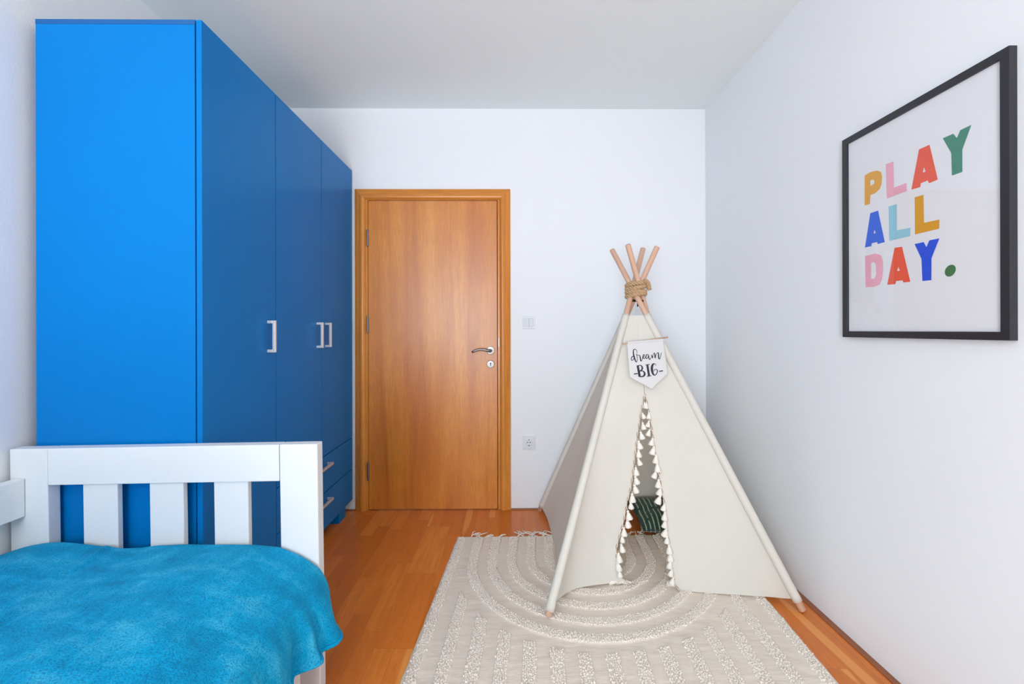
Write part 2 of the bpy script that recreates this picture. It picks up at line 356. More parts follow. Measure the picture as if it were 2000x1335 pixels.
GLYPHS = {'P': [[(1.5173, 1.6891), (1.4944, 1.6926), (1.4641, 1.6876), (1.4496, 1.6764), (1.4455, 1.6592), (1.4476, 1.6374), (1.4551, 1.6218), (1.4724, 1.6137), (1.4935, 1.6134), (1.4947, 1.5835), (1.5176, 1.5845)], [(1.4934, 1.663), (1.4833, 1.6642), (1.4761, 1.6562), (1.4778, 1.6466), (1.4929, 1.6447)]], 'L1': [[(1.4307, 1.6963), (1.4019, 1.694), (1.4006, 1.6086), (1.356, 1.6088), (1.3543, 1.5829), (1.4275, 1.5814)]], 'A1': [[(1.3135, 1.6966), (1.2803, 1.6968), (1.2554, 1.5846), (1.2819, 1.5829), (1.286, 1.5927), (1.3081, 1.5918), (1.3095, 1.5808), (1.3391, 1.5822)], [(1.3016, 1.6216), (1.2977, 1.6371), (1.2927, 1.6216)]], 'Y1': [[(1.2405, 1.6984), (1.2109, 1.6982), (1.201, 1.6818), (1.1919, 1.6993), (1.1627, 1.7004), (1.1863, 1.6439), (1.1864, 1.5822), (1.2149, 1.5819), (1.2166, 1.6462)]], 'A2': [[(1.4937, 1.5507), (1.4618, 1.5512), (1.4356, 1.4391), (1.4637, 1.438), (1.4659, 1.4457), (1.4879, 1.4455), (1.4896, 1.4361), (1.5169, 1.4367)], [(1.4805, 1.4772), (1.4761, 1.49), (1.4712, 1.477)]], 'L2': [[(1.4209, 1.5533), (1.39, 1.5523), (1.3902, 1.4676), (1.3422, 1.465), (1.3441, 1.4395), (1.4187, 1.4393)]], 'L3': [[(1.328, 1.5551), (1.2996, 1.5541), (1.2982, 1.4692), (1.2509, 1.4673), (1.2518, 1.441), (1.3274, 1.4408)]], 'D': [[(1.517, 1.406), (1.473, 1.4078), (1.4526, 1.3987), (1.4436, 1.3801), (1.4421, 1.353), (1.4465, 1.3176), (1.4561, 1.3006), (1.4761, 1.2949), (1.5138, 1.2963)], [(1.4909, 1.3784), (1.4797, 1.3804), (1.471, 1.3699), (1.47, 1.3341), (1.4777, 1.3222), (1.491, 1.3242)]], 'A3': [[(1.3987, 1.413), (1.3721, 1.4114), (1.3435, 1.2972), (1.3677, 1.2973), (1.37, 1.3044), (1.3936, 1.3049), (1.3966, 1.2953), (1.4267, 1.2962)], [(1.3896, 1.3369), (1.3852, 1.3501), (1.3804, 1.3365)]], 'Y2': [[(1.3288, 1.4114), (1.2992, 1.4116), (1.2907, 1.395), (1.2815, 1.4132), (1.2511, 1.4128), (1.275, 1.3591), (1.2756, 1.2944), (1.3037, 1.2948), (1.3066, 1.3623)]], 'dot': [[(1.2048, 1.3171), (1.2053, 1.3212), (1.2068, 1.3249), (1.2092, 1.3279), (1.2124, 1.33), (1.216, 1.331), (1.22, 1.331), (1.224, 1.3299), (1.2278, 1.3277), (1.2311, 1.3246), (1.2336, 1.3208), (1.2352, 1.3166), (1.2357, 1.3122), (1.2352, 1.308), (1.2336, 1.3043), (1.2311, 1.3013), (1.2279, 1.2992), (1.2241, 1.2982), (1.2201, 1.2983), (1.2161, 1.2996), (1.2124, 1.3018), (1.2093, 1.305), (1.2069, 1.3087), (1.2053, 1.3129)]]}
# ================================================================== ROOM
LX, RX, BY, FY, CZ = -1.592, 1.258, 2.80, -2.40, 2.572
struct(box('floor', LX - 0.1, RX + 0.1, FY - 0.1, BY + 0.15, -0.08, 0.0, M['floor']))
struct(box('ceiling', LX - 0.1, RX + 0.1, FY - 0.1, BY + 0.15, CZ, CZ + 0.08, M['ceiling']))
struct(box('wall_left', LX - 0.1, LX, FY - 0.1, BY + 0.15, 0, CZ, M['wall_rough']))
struct(box('wall_right', RX, RX + 0.1, FY - 0.1, BY + 0.15, 0, CZ, M['wall']))
DX0, DX1, DZ = -0.932, -0.068, 1.993          # door opening
w = MB(); w.box(LX, DX0, BY, BY + 0.15, 0, CZ); w.box(DX1, RX, BY, BY + 0.15, 0, CZ); w.box(DX0, DX1, BY, BY + 0.15, DZ, CZ)
struct(w.build('wall_back', M['wall']))
WX0, WX1, WZ0, WZ1 = -1.47, -0.13, 0.08, 2.32   # tall balcony window behind the camera
w = MB(); w.box(LX, WX0, FY - 0.1, FY, 0, CZ); w.box(WX1, RX, FY - 0.1, FY, 0, CZ)
w.box(WX0, WX1, FY - 0.1, FY, 0, WZ0); w.box(WX0, WX1, FY - 0.1, FY, WZ1, CZ)
struct(w.build('wall_front', M['wall']))
w = MB()
for a, b in ((WX0, WX0 + 0.05), (WX1 - 0.05, WX1), (-0.825, -0.775)): w.box(a, b, FY - 0.03, FY + 0.02, WZ0, WZ1)
for a, b in ((WZ0, WZ0 + 0.05), (WZ1 - 0.05, WZ1)): w.box(WX0 + 0.05, WX1 - 0.05, FY - 0.03, FY + 0.02, a, b)
win = struct(w.build('window_1', M['plastic']))
# thin wooden strip closing the gap between parquet and walls
struct(MB().box(RX - 0.024, RX, -2.35, BY, 0, 0.005).build('trim_1', M['trim_wood'], bevel=0.001))
struct(MB().box(0.0, RX - 0.024, BY - 0.024, BY, 0, 0.005).build('trim_2', M['trim_wood_x'], bevel=0.001))
struct(MB().box(LX, -0.998, BY - 0.014, BY, 0, 0.005).build('trim_3', M['trim_wood_x'], bevel=0.001))

# ------------------------------------------------------------------ door
door = bpy.data.objects.new('door_1', None); COL.objects.link(door); door['kind'] = 'structure'
door.location = (-0.5, BY, 0)
D = lambda ob: under(door, ob)
prof = [(0, 0), (0, .011), (.004, .014), (.027, .016), (.031, .020), (.038, .0245), (.047, .0265), (.056, .0245), (.063, .018), (.068, .010), (.068, 0)]
OX0, OX1, OZ = -0.9955, -0.0035, 2.052
def casing():
    # one moulded architrave around three sides, mitred at the corners
    lv = MB(); n = len(prof)
    for (a, b, mi) in ((0, 1, 0), (1, 2, 1), (2, 3, 0)):
        vs = []
        for st in (a, b):
            for w_, h in prof:
                x = OX0 + w_ if st in (0, 1) else OX1 - w_
                z = 0.0 if st in (0, 3) else OZ - w_
                vs.append((x, BY - h, z))
        lv.add(vs, [(i, i + 1, n + i + 1, n + i) for i in range(n - 1)], mi)
    return lv
c = D(casing().build('door_casing', [M['casing_wood'], M['casing_wood_x']], smooth=False))
c.modifiers.new('edge', 'EDGE_SPLIT').split_angle = math.radians(50)
for p in c.data.polygons: p.use_smooth = True
j = MB()
j.box(DX0, -0.9135, BY - 0.010, BY + 0.10, 0, DZ); j.box(-0.084, DX1, BY - 0.010, BY + 0.10, 0, DZ); j.box(-0.9135, -0.084, BY - 0.010, BY + 0.10, 1.981, DZ)
j.box(-0.9135, -0.89, BY + 0.034, BY + 0.10, 0, 1.981); j.box(-0.105, -0.084, BY + 0.034, BY + 0.10, 0, 1.981)
D(j.build('door_jamb', M['casing_wood'], bevel=0.001))
leaf = D(box('door_leaf', -0.9105, -0.0885, BY - 0.012, BY + 0.030, 0.006, 1.977, M['door_wood'], bevel=0.0015))
for k, (z0, z1) in enumerate(((1.687, 1.791), (1.133, 1.240), (0.194, 0.308))):
    h = MB(); h.tube([(-0.9125, BY - 0.017, z0), (-0.9125, BY - 0.017, z1)], 0.0065, 12)
    for zz in (z0 + 0.033, z0 + 0.066): h.tube([(-0.9125, BY - 0.017, zz - .001), (-0.9125, BY - 0.017, zz + .001)], 0.0072, 12)
    h.tube([(-0.9125, BY - 0.017, z1), (-0.9125, BY - 0.017, z1 + .005)], [0.005, 0.002], 10)
    h.tube([(-0.9125, BY - 0.017, z0 - .005), (-0.9125, BY - 0.017, z0)], [0.002, 0.005], 10)
    D(h.build('hinge', M['chrome'], smooth=False))
rz = MB().lathe([(0.026, 0), (0.026, 0.006), (0.024, 0.009), (0.012, 0.0095)], 32, (-0.1306, BY - 0.012, 1.020), (0, -1, 0))
D(rz.build('handle_rosette', M['chrome'])).data.polygons.foreach_set('use_smooth', [False] * len(rz.f))
pts = [(-0.1306, BY - 0.018, 1.018), (-0.1306, BY - 0.046, 1.018), (-0.133, BY - 0.054, 1.018), (-0.142, BY - 0.058, 1.0195),
       (-0.160, BY - 0.058, 1.0235), (-0.180, BY - 0.058, 1.0265), (-0.200, BY - 0.058, 1.0265), (-0.220, BY - 0.058, 1.023), (-0.236, BY - 0.058, 1.016), (-0.2465, BY - 0.058, 1.010)]
hd = MB().tube(pts, [.010, .0095, .0095, .0095, .009, .0085, .008, .0075, .007, .006], 14)
D(hd.build('door_handle', M['chrome'], smooth=True))
ky = MB().lathe([(0.0245, 0), (0.0245, 0.005), (0.022, 0.008), (0.001, 0.0085)], 32, (-0.1308, BY - 0.012, 0.932), (0, -1, 0))
kob = D(ky.build('keyhole_rosette', M['chrome']))
kk = MB().lathe([(0.0045, 0), (0.0045, 0.001)], 16, (-0.1308, BY - 0.0205, 0.937), (0, -1, 0)); kk.box(-0.1328, -0.1288, BY - 0.0215, BY - 0.0205, 0.921, 0.936)
D(kk.build('keyhole', M['dark']))
D(MB().box(-0.0815, -0.0735, BY - 0.0125, BY - 0.0095, 1.038, 1.098).build('strike_plate', M['chrome'], bevel=0.001))

# ------------------------------------------------------------------ light switch and power outlet
def rounded_plate(x0, x1, z0, z1, y0, y1, name, parent, mat=None):
    o = box(name, x0, x1, y0, y1, z0, z1, mat or M['plastic'], None, bevel=0.003); return under(parent, o)
t = thing('light_switch', (0.1155, BY, 1.1975), 'small white double light switch on the wall right of the wooden door', 'light switch')
rounded_plate(0.0755, 0.1555, 1.1575, 1.2375, BY - 0.008, BY, 'cover_plate', t)
rounded_plate(0.0845, 0.1135, 1.1695, 1.2255, BY - 0.0125, BY - 0.006, 'rocker', t, M['plastic_grey'])
rounded_plate(0.1150, 0.1440, 1.1695, 1.2255, BY - 0.0125, BY - 0.006, 'rocker', t, M['plastic_grey'])
t = thing('power_outlet', (0.1135, BY, 0.4265), 'white square power socket low on the wall below the light switch', 'power socket')
CXo, CZo = 0.1135, 0.4265
pl = MB(); ring = 28; ri = 0.0215; hf = 0.0415
def sqp(a):
    c, s = math.cos(a), math.sin(a); k = hf / max(abs(c), abs(s)); return CXo + c * k, CZo + s * k
vs = []; fs = []
for k in range(ring):
    a = 2 * math.pi * (k + 0.5) / ring; x, z = sqp(a)
    vs += [(x, BY, z), (x, BY - 0.008, z), (CXo + ri * math.cos(a), BY - 0.0095, CZo + ri * math.sin(a)), (CXo + (ri - .001) * math.cos(a), BY - 0.001, CZo + (ri - .001) * math.sin(a))]
for k in range(ring):
    a = 4 * k; b = 4 * ((k + 1) % ring)
    for i in range(3): fs.append((a + i, b + i, b + i + 1, a + i + 1))
fs.append(tuple(4 * k + 3 for k in range(ring)))
under(t, pl.add(vs, fs).build('cover_plate', M['plastic'], bevel=0.0))
hl = MB()
for dx in (-0.0095, 0.0095): hl.lathe([(0.0032, 0), (0.0032, 0.0006)], 12, (CXo + dx, BY - 0.0011, CZo), (0, -1, 0))
hl.lathe([(0.0018, 0), (0.0018, 0.0006)], 10, (CXo, BY - 0.0011, CZo), (0, -1, 0))
hl.box(CXo - 0.003, CXo + 0.003, BY - 0.007, BY - 0.001, CZo + 0.0165, CZo + 0.020); hl.box(CXo - 0.003, CXo + 0.003, BY - 0.007, BY - 0.001, CZo - 0.020, CZo - 0.0165)
under(t, hl.build('contact_holes', M['dark']))

# ================================================================== WARDROBE
FXw, BXw = -1.0135, -1.553      # front face of doors, back
Y0, Y1, TOP = 1.439, 2.788, 2.171
wr = thing('wardrobe', (-1.3, 2.1, 0), 'tall blue three-door wardrobe with two drawers beside the wooden door', 'wardrobe')
W = lambda ob: under(wr, ob)
CF = FXw - 0.0225               # carcass front plane
b = MB()
b.box(BXw, CF, Y0, Y0 + 0.018, 0.0, TOP - 0.016)                      # near side panel
b.box(BXw, CF, Y1 - 0.018, Y1, 0.06, TOP - 0.016)
b.box(BXw, CF, 1.879, 1.897, 0.06, TOP - 0.016)
b.box(BXw, BXw + 0.006, Y0 + 0.018, Y1 - 0.018, 0.06, TOP - 0.016)
b.box(BXw, CF, Y0 + 0.018, Y1 - 0.018, 0.062, 0.080)
W(b.build('carcass', M['blue'], bevel=0.0008))
W(box('top_panel', BXw - 0.001, CF + 0.001, Y0, Y1, TOP - 0.0155, TOP, M['blue_edge'], bevel=0.0008))
sp = [(Y0, 1.8855), (1.8895, 2.3395), (2.3435, Y1)]
DZ0 = 0.4705
zb = [0.075, DZ0, DZ0]
doors = []
for k, (a, bb) in enumerate(sp):
    doors.append(W(box('door', FXw - 0.018, FXw, a, bb, zb[k], TOP - 0.001, M['blue'], bevel=0.001)))
drs = []
for z0, z1 in ((0.2715, 0.4660), (0.0735, 0.2670)):
    drs.append(W(box('drawer', FXw - 0.018, FXw, 1.8895, Y1, z0, z1, M['blue'], bevel=0.001)))
def bar_handle(p0, p1, d):
    """square section pull: two standoffs and a bar, p0/p1 ends on the face, d stand-off"""
    h = MB(); s = 0.0062
    x0 = FXw; x1 = FXw + d
    if abs(p1[0] - p0[0]) < 1e-6:     # vertical
        y = p0[0]
        h.box(x1 - 0.012, x1, y - s, y + s, p0[1], p1[1])
        for z in (p0[1], p1[1] - 2 * s): h.box(x0, x1 - 0.012, y - s, y + s, z, z + 2 * s)
    else:
        z = p0[1]
        h.box(x1 - 0.012, x1, p0[0], p1[0], z - s, z + s)
        for y in (p0[0], p1[0] - 2 * s): h.box(x0, x1 - 0.012, y, y + 2 * s, z - s, z + s)
    return h.build('handle', M['nickel'], bevel=0.0012)
for dr, y in zip(doors, (1.824, 2.283, 2.386)):
    bar_handle((y, 1.059), (y, 1.192), 0.034).parent = dr
for dr, z in zip(drs, (0.418, 0.2245)):
    h = bar_handle((2.258, z), (2.414, z), 0.034); h.parent = dr
ft = MB()
for y in (1.50, 2.03, 2.60):
    W(box('foot', FXw - 0.105, FXw - 0.012, y, y + 0.10, 0, 0.0735 if y > 1.9 else 0.075, M['blue'], bevel=0.001))
for y in (1.50, 2.60):
    W(box('foot', BXw + 0.03, BXw + 0.10, y, y + 0.10, 0, 0.062, M['blue'], bevel=0.001))

# ================================================================== BED
bed = thing('bed', (-0.606, 1.40, 0), 'white painted wooden single bed with slatted footboard by the left wall', 'bed', rot=(0, -0.0, 0))
def B(ob): return under(bed, ob)
PY0, PY1 = 1.386, 1.426
B(box('footboard_post', -1.571, -1.4535, PY0, PY1, 0.0, 0.790, M['bed_white'], bevel=0.003))
B(box('footboard_post', -0.7255, -0.606, PY0, PY1, 0.0, 0.790, M['bed_white'], bevel=0.003))
B(box('top_rail', -1.4525, -0.7272, PY0, PY1, 0.6745, 0.790, M['bed_white'], bevel=0.002))
B(box('lower_rail', -1.4535, -0.7255, PY0, PY1, 0.16, 0.28, M['bed_white'], bevel=0.002))
for a, b_ in ((-1.351, -1.2425), (-1.1415, -1.035), (-0.9385, -0.8305)):
    B(box('footboard_slat', a, b_, 1.394, 1.413, 0.27, 0.680, M['bed_white'], bevel=0.002))
B(box('side_rail', -0.634, -0.610, -0.56, PY0, 0.225, 0.36, M['bed_white'], bevel=0.002))
B(box('side_rail', -1.571, -1.546, -0.56, PY0, 0.225, 0.36, M['bed_white'], bevel=0.002))
g = MB(); g.box(-1.5545, -1.5225, -0.56, PY0 - 0.001, 0.5785, 0.6985)
B(g.build('guard_rail', M['bed_white'], bevel=0.003))
B(box('headboard_post', -1.571, -1.4535, -0.60, -0.56, 0.0, 0.95, M['bed_white'], bevel=0.003))
B(box('headboard_post', -0.7255, -0.606, -0.60, -0.56, 0.0, 0.95, M['bed_white'], bevel=0.003))
B(box('headboard_panel', -1.4535, -0.7255, -0.595, -0.565, 0.25, 0.95, M['bed_white'], bevel=0.003))
B(box('mattress_support', -1.546, -0.634, -0.56, 1.37, 0.24, 0.262, M['bed_white']))
B(box('drawer_front', -0.628, -0.608, -0.50, 1.262, 0.03, 0.215, M['bed_white'], bevel=0.002))
bed.rotation_euler = (0, -0.012, 0)
mt = tag(box('mattress', -1.545, -0.640, -0.555, 1.372, 0.265, 0.425, M['mattress'], bevel=0.03), 'white mattress on the bed, almost hidden under the teal blanket', 'mattress')

# ------------------------------------------------------------------ blanket
TOPP = [(-1.5900, .4500), (-1.5464, .4693), (-1.499, .4833), (-1.4516, .4909), (-1.4042, .4938), (-1.3409, .4885), (-1.2776, .480), (-1.2142, .4732),
        (-1.1587, .4744), (-1.1031, .4819), (-1.0078, .4828), (-0.9123, .4837), (-0.8007, .4813), (-0.7289, .4727), (-0.6731, .4514), (-0.6332, .4287), (-0.6030, .4050)]
HEM = [(1.385, -.575), (1.345, -.540), (1.30, -.506), (1.272, -.510), (1.243, -.545), (1.222, -.533), (1.200, -.518), (1.182, -.545), (1.163, -.580), (1.14, -.574),
       (1.119, -.562), (1.06, -.548), (1.0, -.572), (.93, -.55), (.86, -.575), (.78, -.55), (.70, -.57), (.60, -.55), (.50, -.572), (.40, -.55), (.30, -.57), (.20, -.555), (.1, -.57)]
def lerp_tab(tab, x):
    if tab[0][0] > tab[-1][0]: tab = tab[::-1]
    if x <= tab[0][0]: return tab[0][1]
    for (a, va), (b_, vb) in zip(tab, tab[1:]):
        if x <= b_:
            t_ = (x - a) / (b_ - a); return va + (vb - va) * t_
    return tab[-1][1]
def smooth_tab(tab, x, h):
    return (lerp_tab(tab, x - h) + 2 * lerp_tab(tab, x) + lerp_tab(tab, x + h)) / 4
def ridge(x, y, ax, ay, bx, by, w_, h_):
    dx, dy = bx - ax, by - ay; L2 = dx * dx + dy * dy
    t_ = max(0, min(1, ((x - ax) * dx + (y - ay) * dy) / L2))
    d2 = (x - ax - dx * t_) ** 2 + (y - ay - dy * t_) ** 2
    return h_ * math.exp(-d2 / (w_ * w_)) * math.sin(math.pi * (0.12 + 0.76 * t_))
YE = 1.3815
def blanket_pt(u, v):
    y = YE - (YE - 0.16) * v
    xs, zs = -0.603, 0.405 + 0.010 * v
    if u < 0.66:
        x = -1.588 + (xs + 1.588) * (u / 0.66)
        far = max(0.0, 1 - (YE - y) / 0.32)
        z = smooth_tab(TOPP, x, 0.012) * 1.0
        z = far * z + (1 - far) * (smooth_tab(TOPP, x, 0.06) * 0.6 + 0.4 * (0.492 - 0.105 * ((x + 0.98) / 0.38) ** 2 if x > -0.98 else 0.492))
        z += 0.010 * noise.noise(Vector((x * 4.2, y * 3.0, 1.7))) * min(1, (YE - y) / 0.1) * (1 if x < -0.72 else max(0, (-0.603 - x) / 0.117))
        z += 0.004 * noise.noise(Vector((x * 9 + y * 5, y * 11 - x * 3, 5.1)))
        z += ridge(x, y, -1.262, 1.372, -1.232, 1.235, 0.010, 0.009)
        z += ridge(x, y, -1.20, 1.10, -1.155, 0.955, 0.012, 0.010) - ridge(x, y, -1.222, 1.10, -1.18, 0.955, 0.014, 0.005)
        z += ridge(x, y, -1.05, 0.98, -0.90, 0.88, 0.04, 0.006) + ridge(x, y, -1.0, 1.25, -0.82, 1.12, 0.05, 0.006)
        z += ridge(x, y, -0.86, 1.05, -0.70, 0.90, 0.05, 0.006)
        z = z if x > -1.56 else z - (-1.56 - x) * 0.5
    else:
        k = (u - 0.66) / 0.34
        xh = smooth_tab(HEM, y, 0.008)
        s = k
        z = zs + (0.238 - zs) * s
        amt = s ** 0.95
        x = xs + (xh - xs) * amt
        # shoulder bulge so the top rolls over softly
        x += 0.026 * math.sin(math.pi * min(1, s * 1.0)) ** 1.0 * (1 - s)
        x += 0.004 * noise.noise(Vector((y * 14, z * 9, 3))) * s
    e = max(0.0, 1 - (YE - y) / 0.014)
    z -= 0.012 * e * e
    return (x, y, z)
bl = MB().grid(blanket_pt, 230, 250)
blo = bl.build('blanket', M['blanket'], smooth=True)
sm = blo.modifiers.new('thick', 'SOLIDIFY'); sm.thickness = 0.006; sm.offset = -1
tag(blo, 'bright teal fleece blanket spread over the white bed, hanging over its right side', 'blanket')
hm = MB(); hp = []
for k in range(180):
    v = k / 179; p = blanket_pt(1.0, v); hp.append((p[0], p[1], p[2]))
hm.tube(hp, 0.0055, 8)
hm.build('hem', M['blanket'], blo, smooth=True)

# ================================================================== RUG
RO = (-0.300, 2.412)
def rug(u, v, z=0.0): return (RO[0] + u - 0.064 * v, RO[1] + 0.01 * u - v, z)
RU, RV = 1.425, 2.10
rg = thing('rug', (0.38, 1.36, 0), 'cream rug with raised tufted arches and stripes on the parquet under the tent', 'rug')
C1 = (0.709, 0.23); C2 = (0.709, RV - 0.23)
def tuft_mask(u, v):
    """1 inside a tufted band"""
    if u < 0.012 or u > RU - 0.012 or v < 0.012 or v > RV - 0.02: return 0
    if u < 0.052 or u > RU - 0.052: return 1
    for (cu, cv), sgn in ((C1, 1), (C2, -1)):
        dv = (v - cv) * sgn
        r = math.hypot(u - cu, dv) if dv > 0 else abs(u - cu)
        if r < 0.66:
            if dv <= 0 or True:
                for rr in (0.585, 0.490, 0.395, 0.300, 0.205):
                    if abs(r - rr) < 0.0215: return 1
                return 0
    k = (u - 0.709 + 0.0) / 0.0965
    return 1 if abs(k - round(k)) * 0.0965 < 0.0225 and 0.075 < u < RU - 0.075 else 0
def rug_z(u, v):
    h = 0.0070 + 0.0016 * noise.noise(Vector((u * 9, v * 30, 0))) + 0.0012 * noise.noise(Vector((u * 25, v * 60, 4)))
    if tuft_mask(u, v): h += 0.003
    # fine corded line beside each ring
    return max(0.004, h)
def rug_top(a, b_):
    u = a * RU; v = b_ * RV
    ed = min(u, RU - u, v, RV - v)
    uu = u + (0.003 * noise.noise(Vector((v * 16, 0, u > 0.7))) if u < 0.01 or u > RU - 0.01 else 0)
    vv = v
    return rug(uu, vv, rug_z(u, v) if ed > 0.002 else 0.0012)
rb = MB().grid(rug_top, 285, 420)
rbo = under(rg, rb.build('rug_weave', M['rug_base'], smooth=True))
# yarn stubs of the tufted bands
rnd = random.Random(7)
tm = MB(); tv = []; tf = []
step = 0.0072
nu, nv = int(RU / step), int(RV / step)
for i in range(nu):
    for j_ in range(nv):
        u = (i + 0.5) * step + rnd.uniform(-.3, .3) * step; v = (j_ + 0.5) * step + rnd.uniform(-.3, .3) * step
        if not tuft_mask(u, v): continue
        x, y, _ = rug(u, v); z0 = 0.0085
        hh = rnd.uniform(0.0035, 0.0070); a = rnd.uniform(0, 6.283); bx = math.cos(a) * rnd.uniform(0.001, 0.004); by = math.sin(a) * rnd.uniform(0.001, 0.004)
        r0 = rnd.uniform(0.0026, 0.0040); o = len(tv)
        for q, (dz, rr, bb) in enumerate(((0, r0, 0), (hh * 0.65, r0 * 1.15, 0.5), (hh, r0 * 0.5, 1.0))):
            for k in range(5):
                an = 1.2566 * k + a
                tv.append((x + bx * bb + math.cos(an) * rr, y + by * bb + math.sin(an) * rr, z0 + dz))
        for q in range(2):
            for k in range(5):
                k2 = (k + 1) % 5; tf.append((o + q * 5 + k, o + q * 5 + k2, o + (q + 1) * 5 + k2, o + (q + 1) * 5 + k))
        tf.append(tuple(o + 10 + k for k in range(5)))
tm.v, tm.f, tm.mi = tv, tf, [0] * len(tf)
under(rg, tm.build('tufted_pattern', M['rug_tuft'], smooth=True))
# corded lines on the outside of each ring
cd = MB()
for rr in (0.558, 0.463, 0.368, 0.273):
    pts = []
    for k in range(60):
        a = math.pi * k / 59
        pts.append(rug(C1[0] - rr * math.cos(a), C1[1] + rr * math.sin(a), 0.0075))
    pts = [rug(C1[0] - rr, 0.02, 0.0075)] + pts + [rug(C1[0] + rr, 0.02, 0.0075)]
    pts = [(p[0] + 0.0015 * noise.noise(Vector(p) * 30), p[1], p[2]) for p in pts]
    cd.tube(pts, 0.0016, 6)
under(rg, cd.build('raised_cord_lines', M['rug_tuft'], smooth=True))
# knotted fringe along the far edge
fr = MB()
for k in range(52):
    u = 0.075 + k * 0.0262 + rnd.uniform(-.006, .006)
    if u > RU - 0.02: break
    if rnd.random() < 0.25: continue
    x, y, _ = rug(u, 0.0)
    a0 = rnd.uniform(0.25, 2.9); L = rnd.uniform(0.045, 0.095)
    for s_ in range(rnd.choice((1, 2, 2))):
        a = a0 + rnd.uniform(-.5, .5); pts = [(x, y - 0.004, 0.006)]; cx, cy = x, y - 0.004
        for q in range(6):
            a += rnd.uniform(-.55, .55) + 0.10 * (1 if a0 > 1.57 else -1)
            cx += math.cos(a) * L / 6; cy += abs(math.sin(a)) * L / 6
            pts.append((cx, cy, 0.004 + 0.010 * math.sin(math.pi * q / 6) * rnd.uniform(0.3, 1)))
        fr.tube(pts, 0.0027, 6)
for v0 in (RV,):
    for k in range(54):
        u = 0.03 + k * 0.0257; x, y, _ = rug(u, v0); a = rnd.uniform(-2.4, -0.7)
        fr.tube([(x, y + .004, .006), (x + .015 * math.cos(a), y + .018 * math.sin(a), .006), (x + .03 * math.cos(a + .3), y + .036 * math.sin(a), .003)], 0.0021, 6)
fro = under(rg, fr.build('knotted_fringe', M['rug_tuft'], smooth=True)); fro['kind'] = 'stuff'

# ================================================================== TENT
FLb, FLt = Vector((.136, 1.707, 0)), Vector((.7195, 2.36, 1.591))
FRb, FRt = Vector((1.186, 1.755, 0)), Vector((.5423, 2.33, 1.58))
BLb, BLt = Vector((.176, 2.759, 0)), Vector((.737, 2.18, 1.5677))
BRb, BRt = Vector((1.218, 2.765, 0)), Vector((.5846, 2.17, 1.5761))
tent = thing('teepee_tent', (0.68, 2.24, 0), 'cream canvas play teepee with wooden poles and tasselled opening, in the corner', 'tent')
T = lambda ob: under(tent, ob)
def pz(a, b_, z): return a + (b_ - a) * (z / b_.z)
poles = [(FLb, FLt, 0.016), (FRb, FRt, 0.002), (BLb, BLt, 0.001), (BRb, BRt, 0.001)]
TZ = 1.222
def lean(ob, a, b_):    # lets the wood grain run along the pole
    return ob
for a, b_, zf in poles:
    ln = (b_ - a).length; d = (b_ - a).normalized()
    p0 = pz(a, b_, zf + 0.004)
    q = d.to_track_quat('Z', 'Y')
    mb = MB(); L = (b_ - p0).length; r = 0.0138
    mb.lathe([(r - .003, 0), (r, .003), (r, L - .004), (r - .0015, L - .001), (r - .004, L)], 18)
    o = mb.build('pole', M['pole_wood'], None)
    for p in o.data.polygons: p.use_smooth = len(p.vertices) == 4
    o.parent = tent; o.location = p0 - tent.location; o.rotation_mode = 'QUATERNION'; o.rotation_quaternion = q
# canvas sleeves
for kk_, (a, b_, zf) in enumerate(poles):
    z0 = 0.038; pts = []; rad = []
    for k in range(70):
        z = z0 + (TZ + 0.004 - z0) * k / 69
        pts.append(pz(a, b_, z))
        low = max(0, 1 - (z - z0) / 0.45)
        rad.append(0.0182 + 0.0016 * noise.noise(Vector((z * 55, kk_ * 3, 0))) * (0.2 + low) + 0.0006 * math.sin(z * 160) * low)
    o = T(MB().tube(pts, rad, 16, caps=False).build('pole_sleeve', M['canvas'], smooth=True))
    sd = o.modifiers.new('thick', 'SOLIDIFY'); sd.thickness = 0.0012; sd.offset = -1

def thick(o, t_=0.0014):
    sd = o.modifiers.new('thick', 'SOLIDIFY'); sd.thickness = t_; sd.offset = 0; return o
def wr_noise(p, amp):
    return amp * noise.noise(Vector((p[0] * 5, p[1] * 5, p[2] * 2.2)))
# side and back panels, slack and bowed inwards at the floor
CT = Vector((0.66, 2.25, 0))
def panel(a0, a1, b0, b1, bow, hz, lift):
    mid = (a0 + b0) / 2; inn = Vector((CT.x - mid.x, CT.y - mid.y, 0)).normalized()
    def fn(u, v):
        zz = TZ + (hz - TZ) * v
        z = zz + lift * 4 * u * (1 - u) * v ** 3
        P = pz(a0, a1, zz).lerp(pz(b0, b1, zz), u); P = Vector((P.x, P.y, z))
        w_ = 4 * u * (1 - u)
        P += inn * (bow * w_ ** 0.8 * max(0, v) ** 2.2 + wr_noise(P, 0.008) * w_)
        return P
    return fn
T(MB().grid(panel(FLb, FLt, BLb, BLt, 0.055, 0.03, -0.012), 60, 90).build('side_panel', M['canvas'], smooth=True))
T(MB().grid(panel(FRb, FRt, BRb, BRt, 0.04, 0.03, 0.0), 60, 90).build('side_panel', M['canvas'], smooth=True))
T(MB().grid(panel(BLb, BLt, BRb, BRt, 0.02, 0.03, 0.0), 60, 90).build('back_panel', M['canvas'], smooth=True))
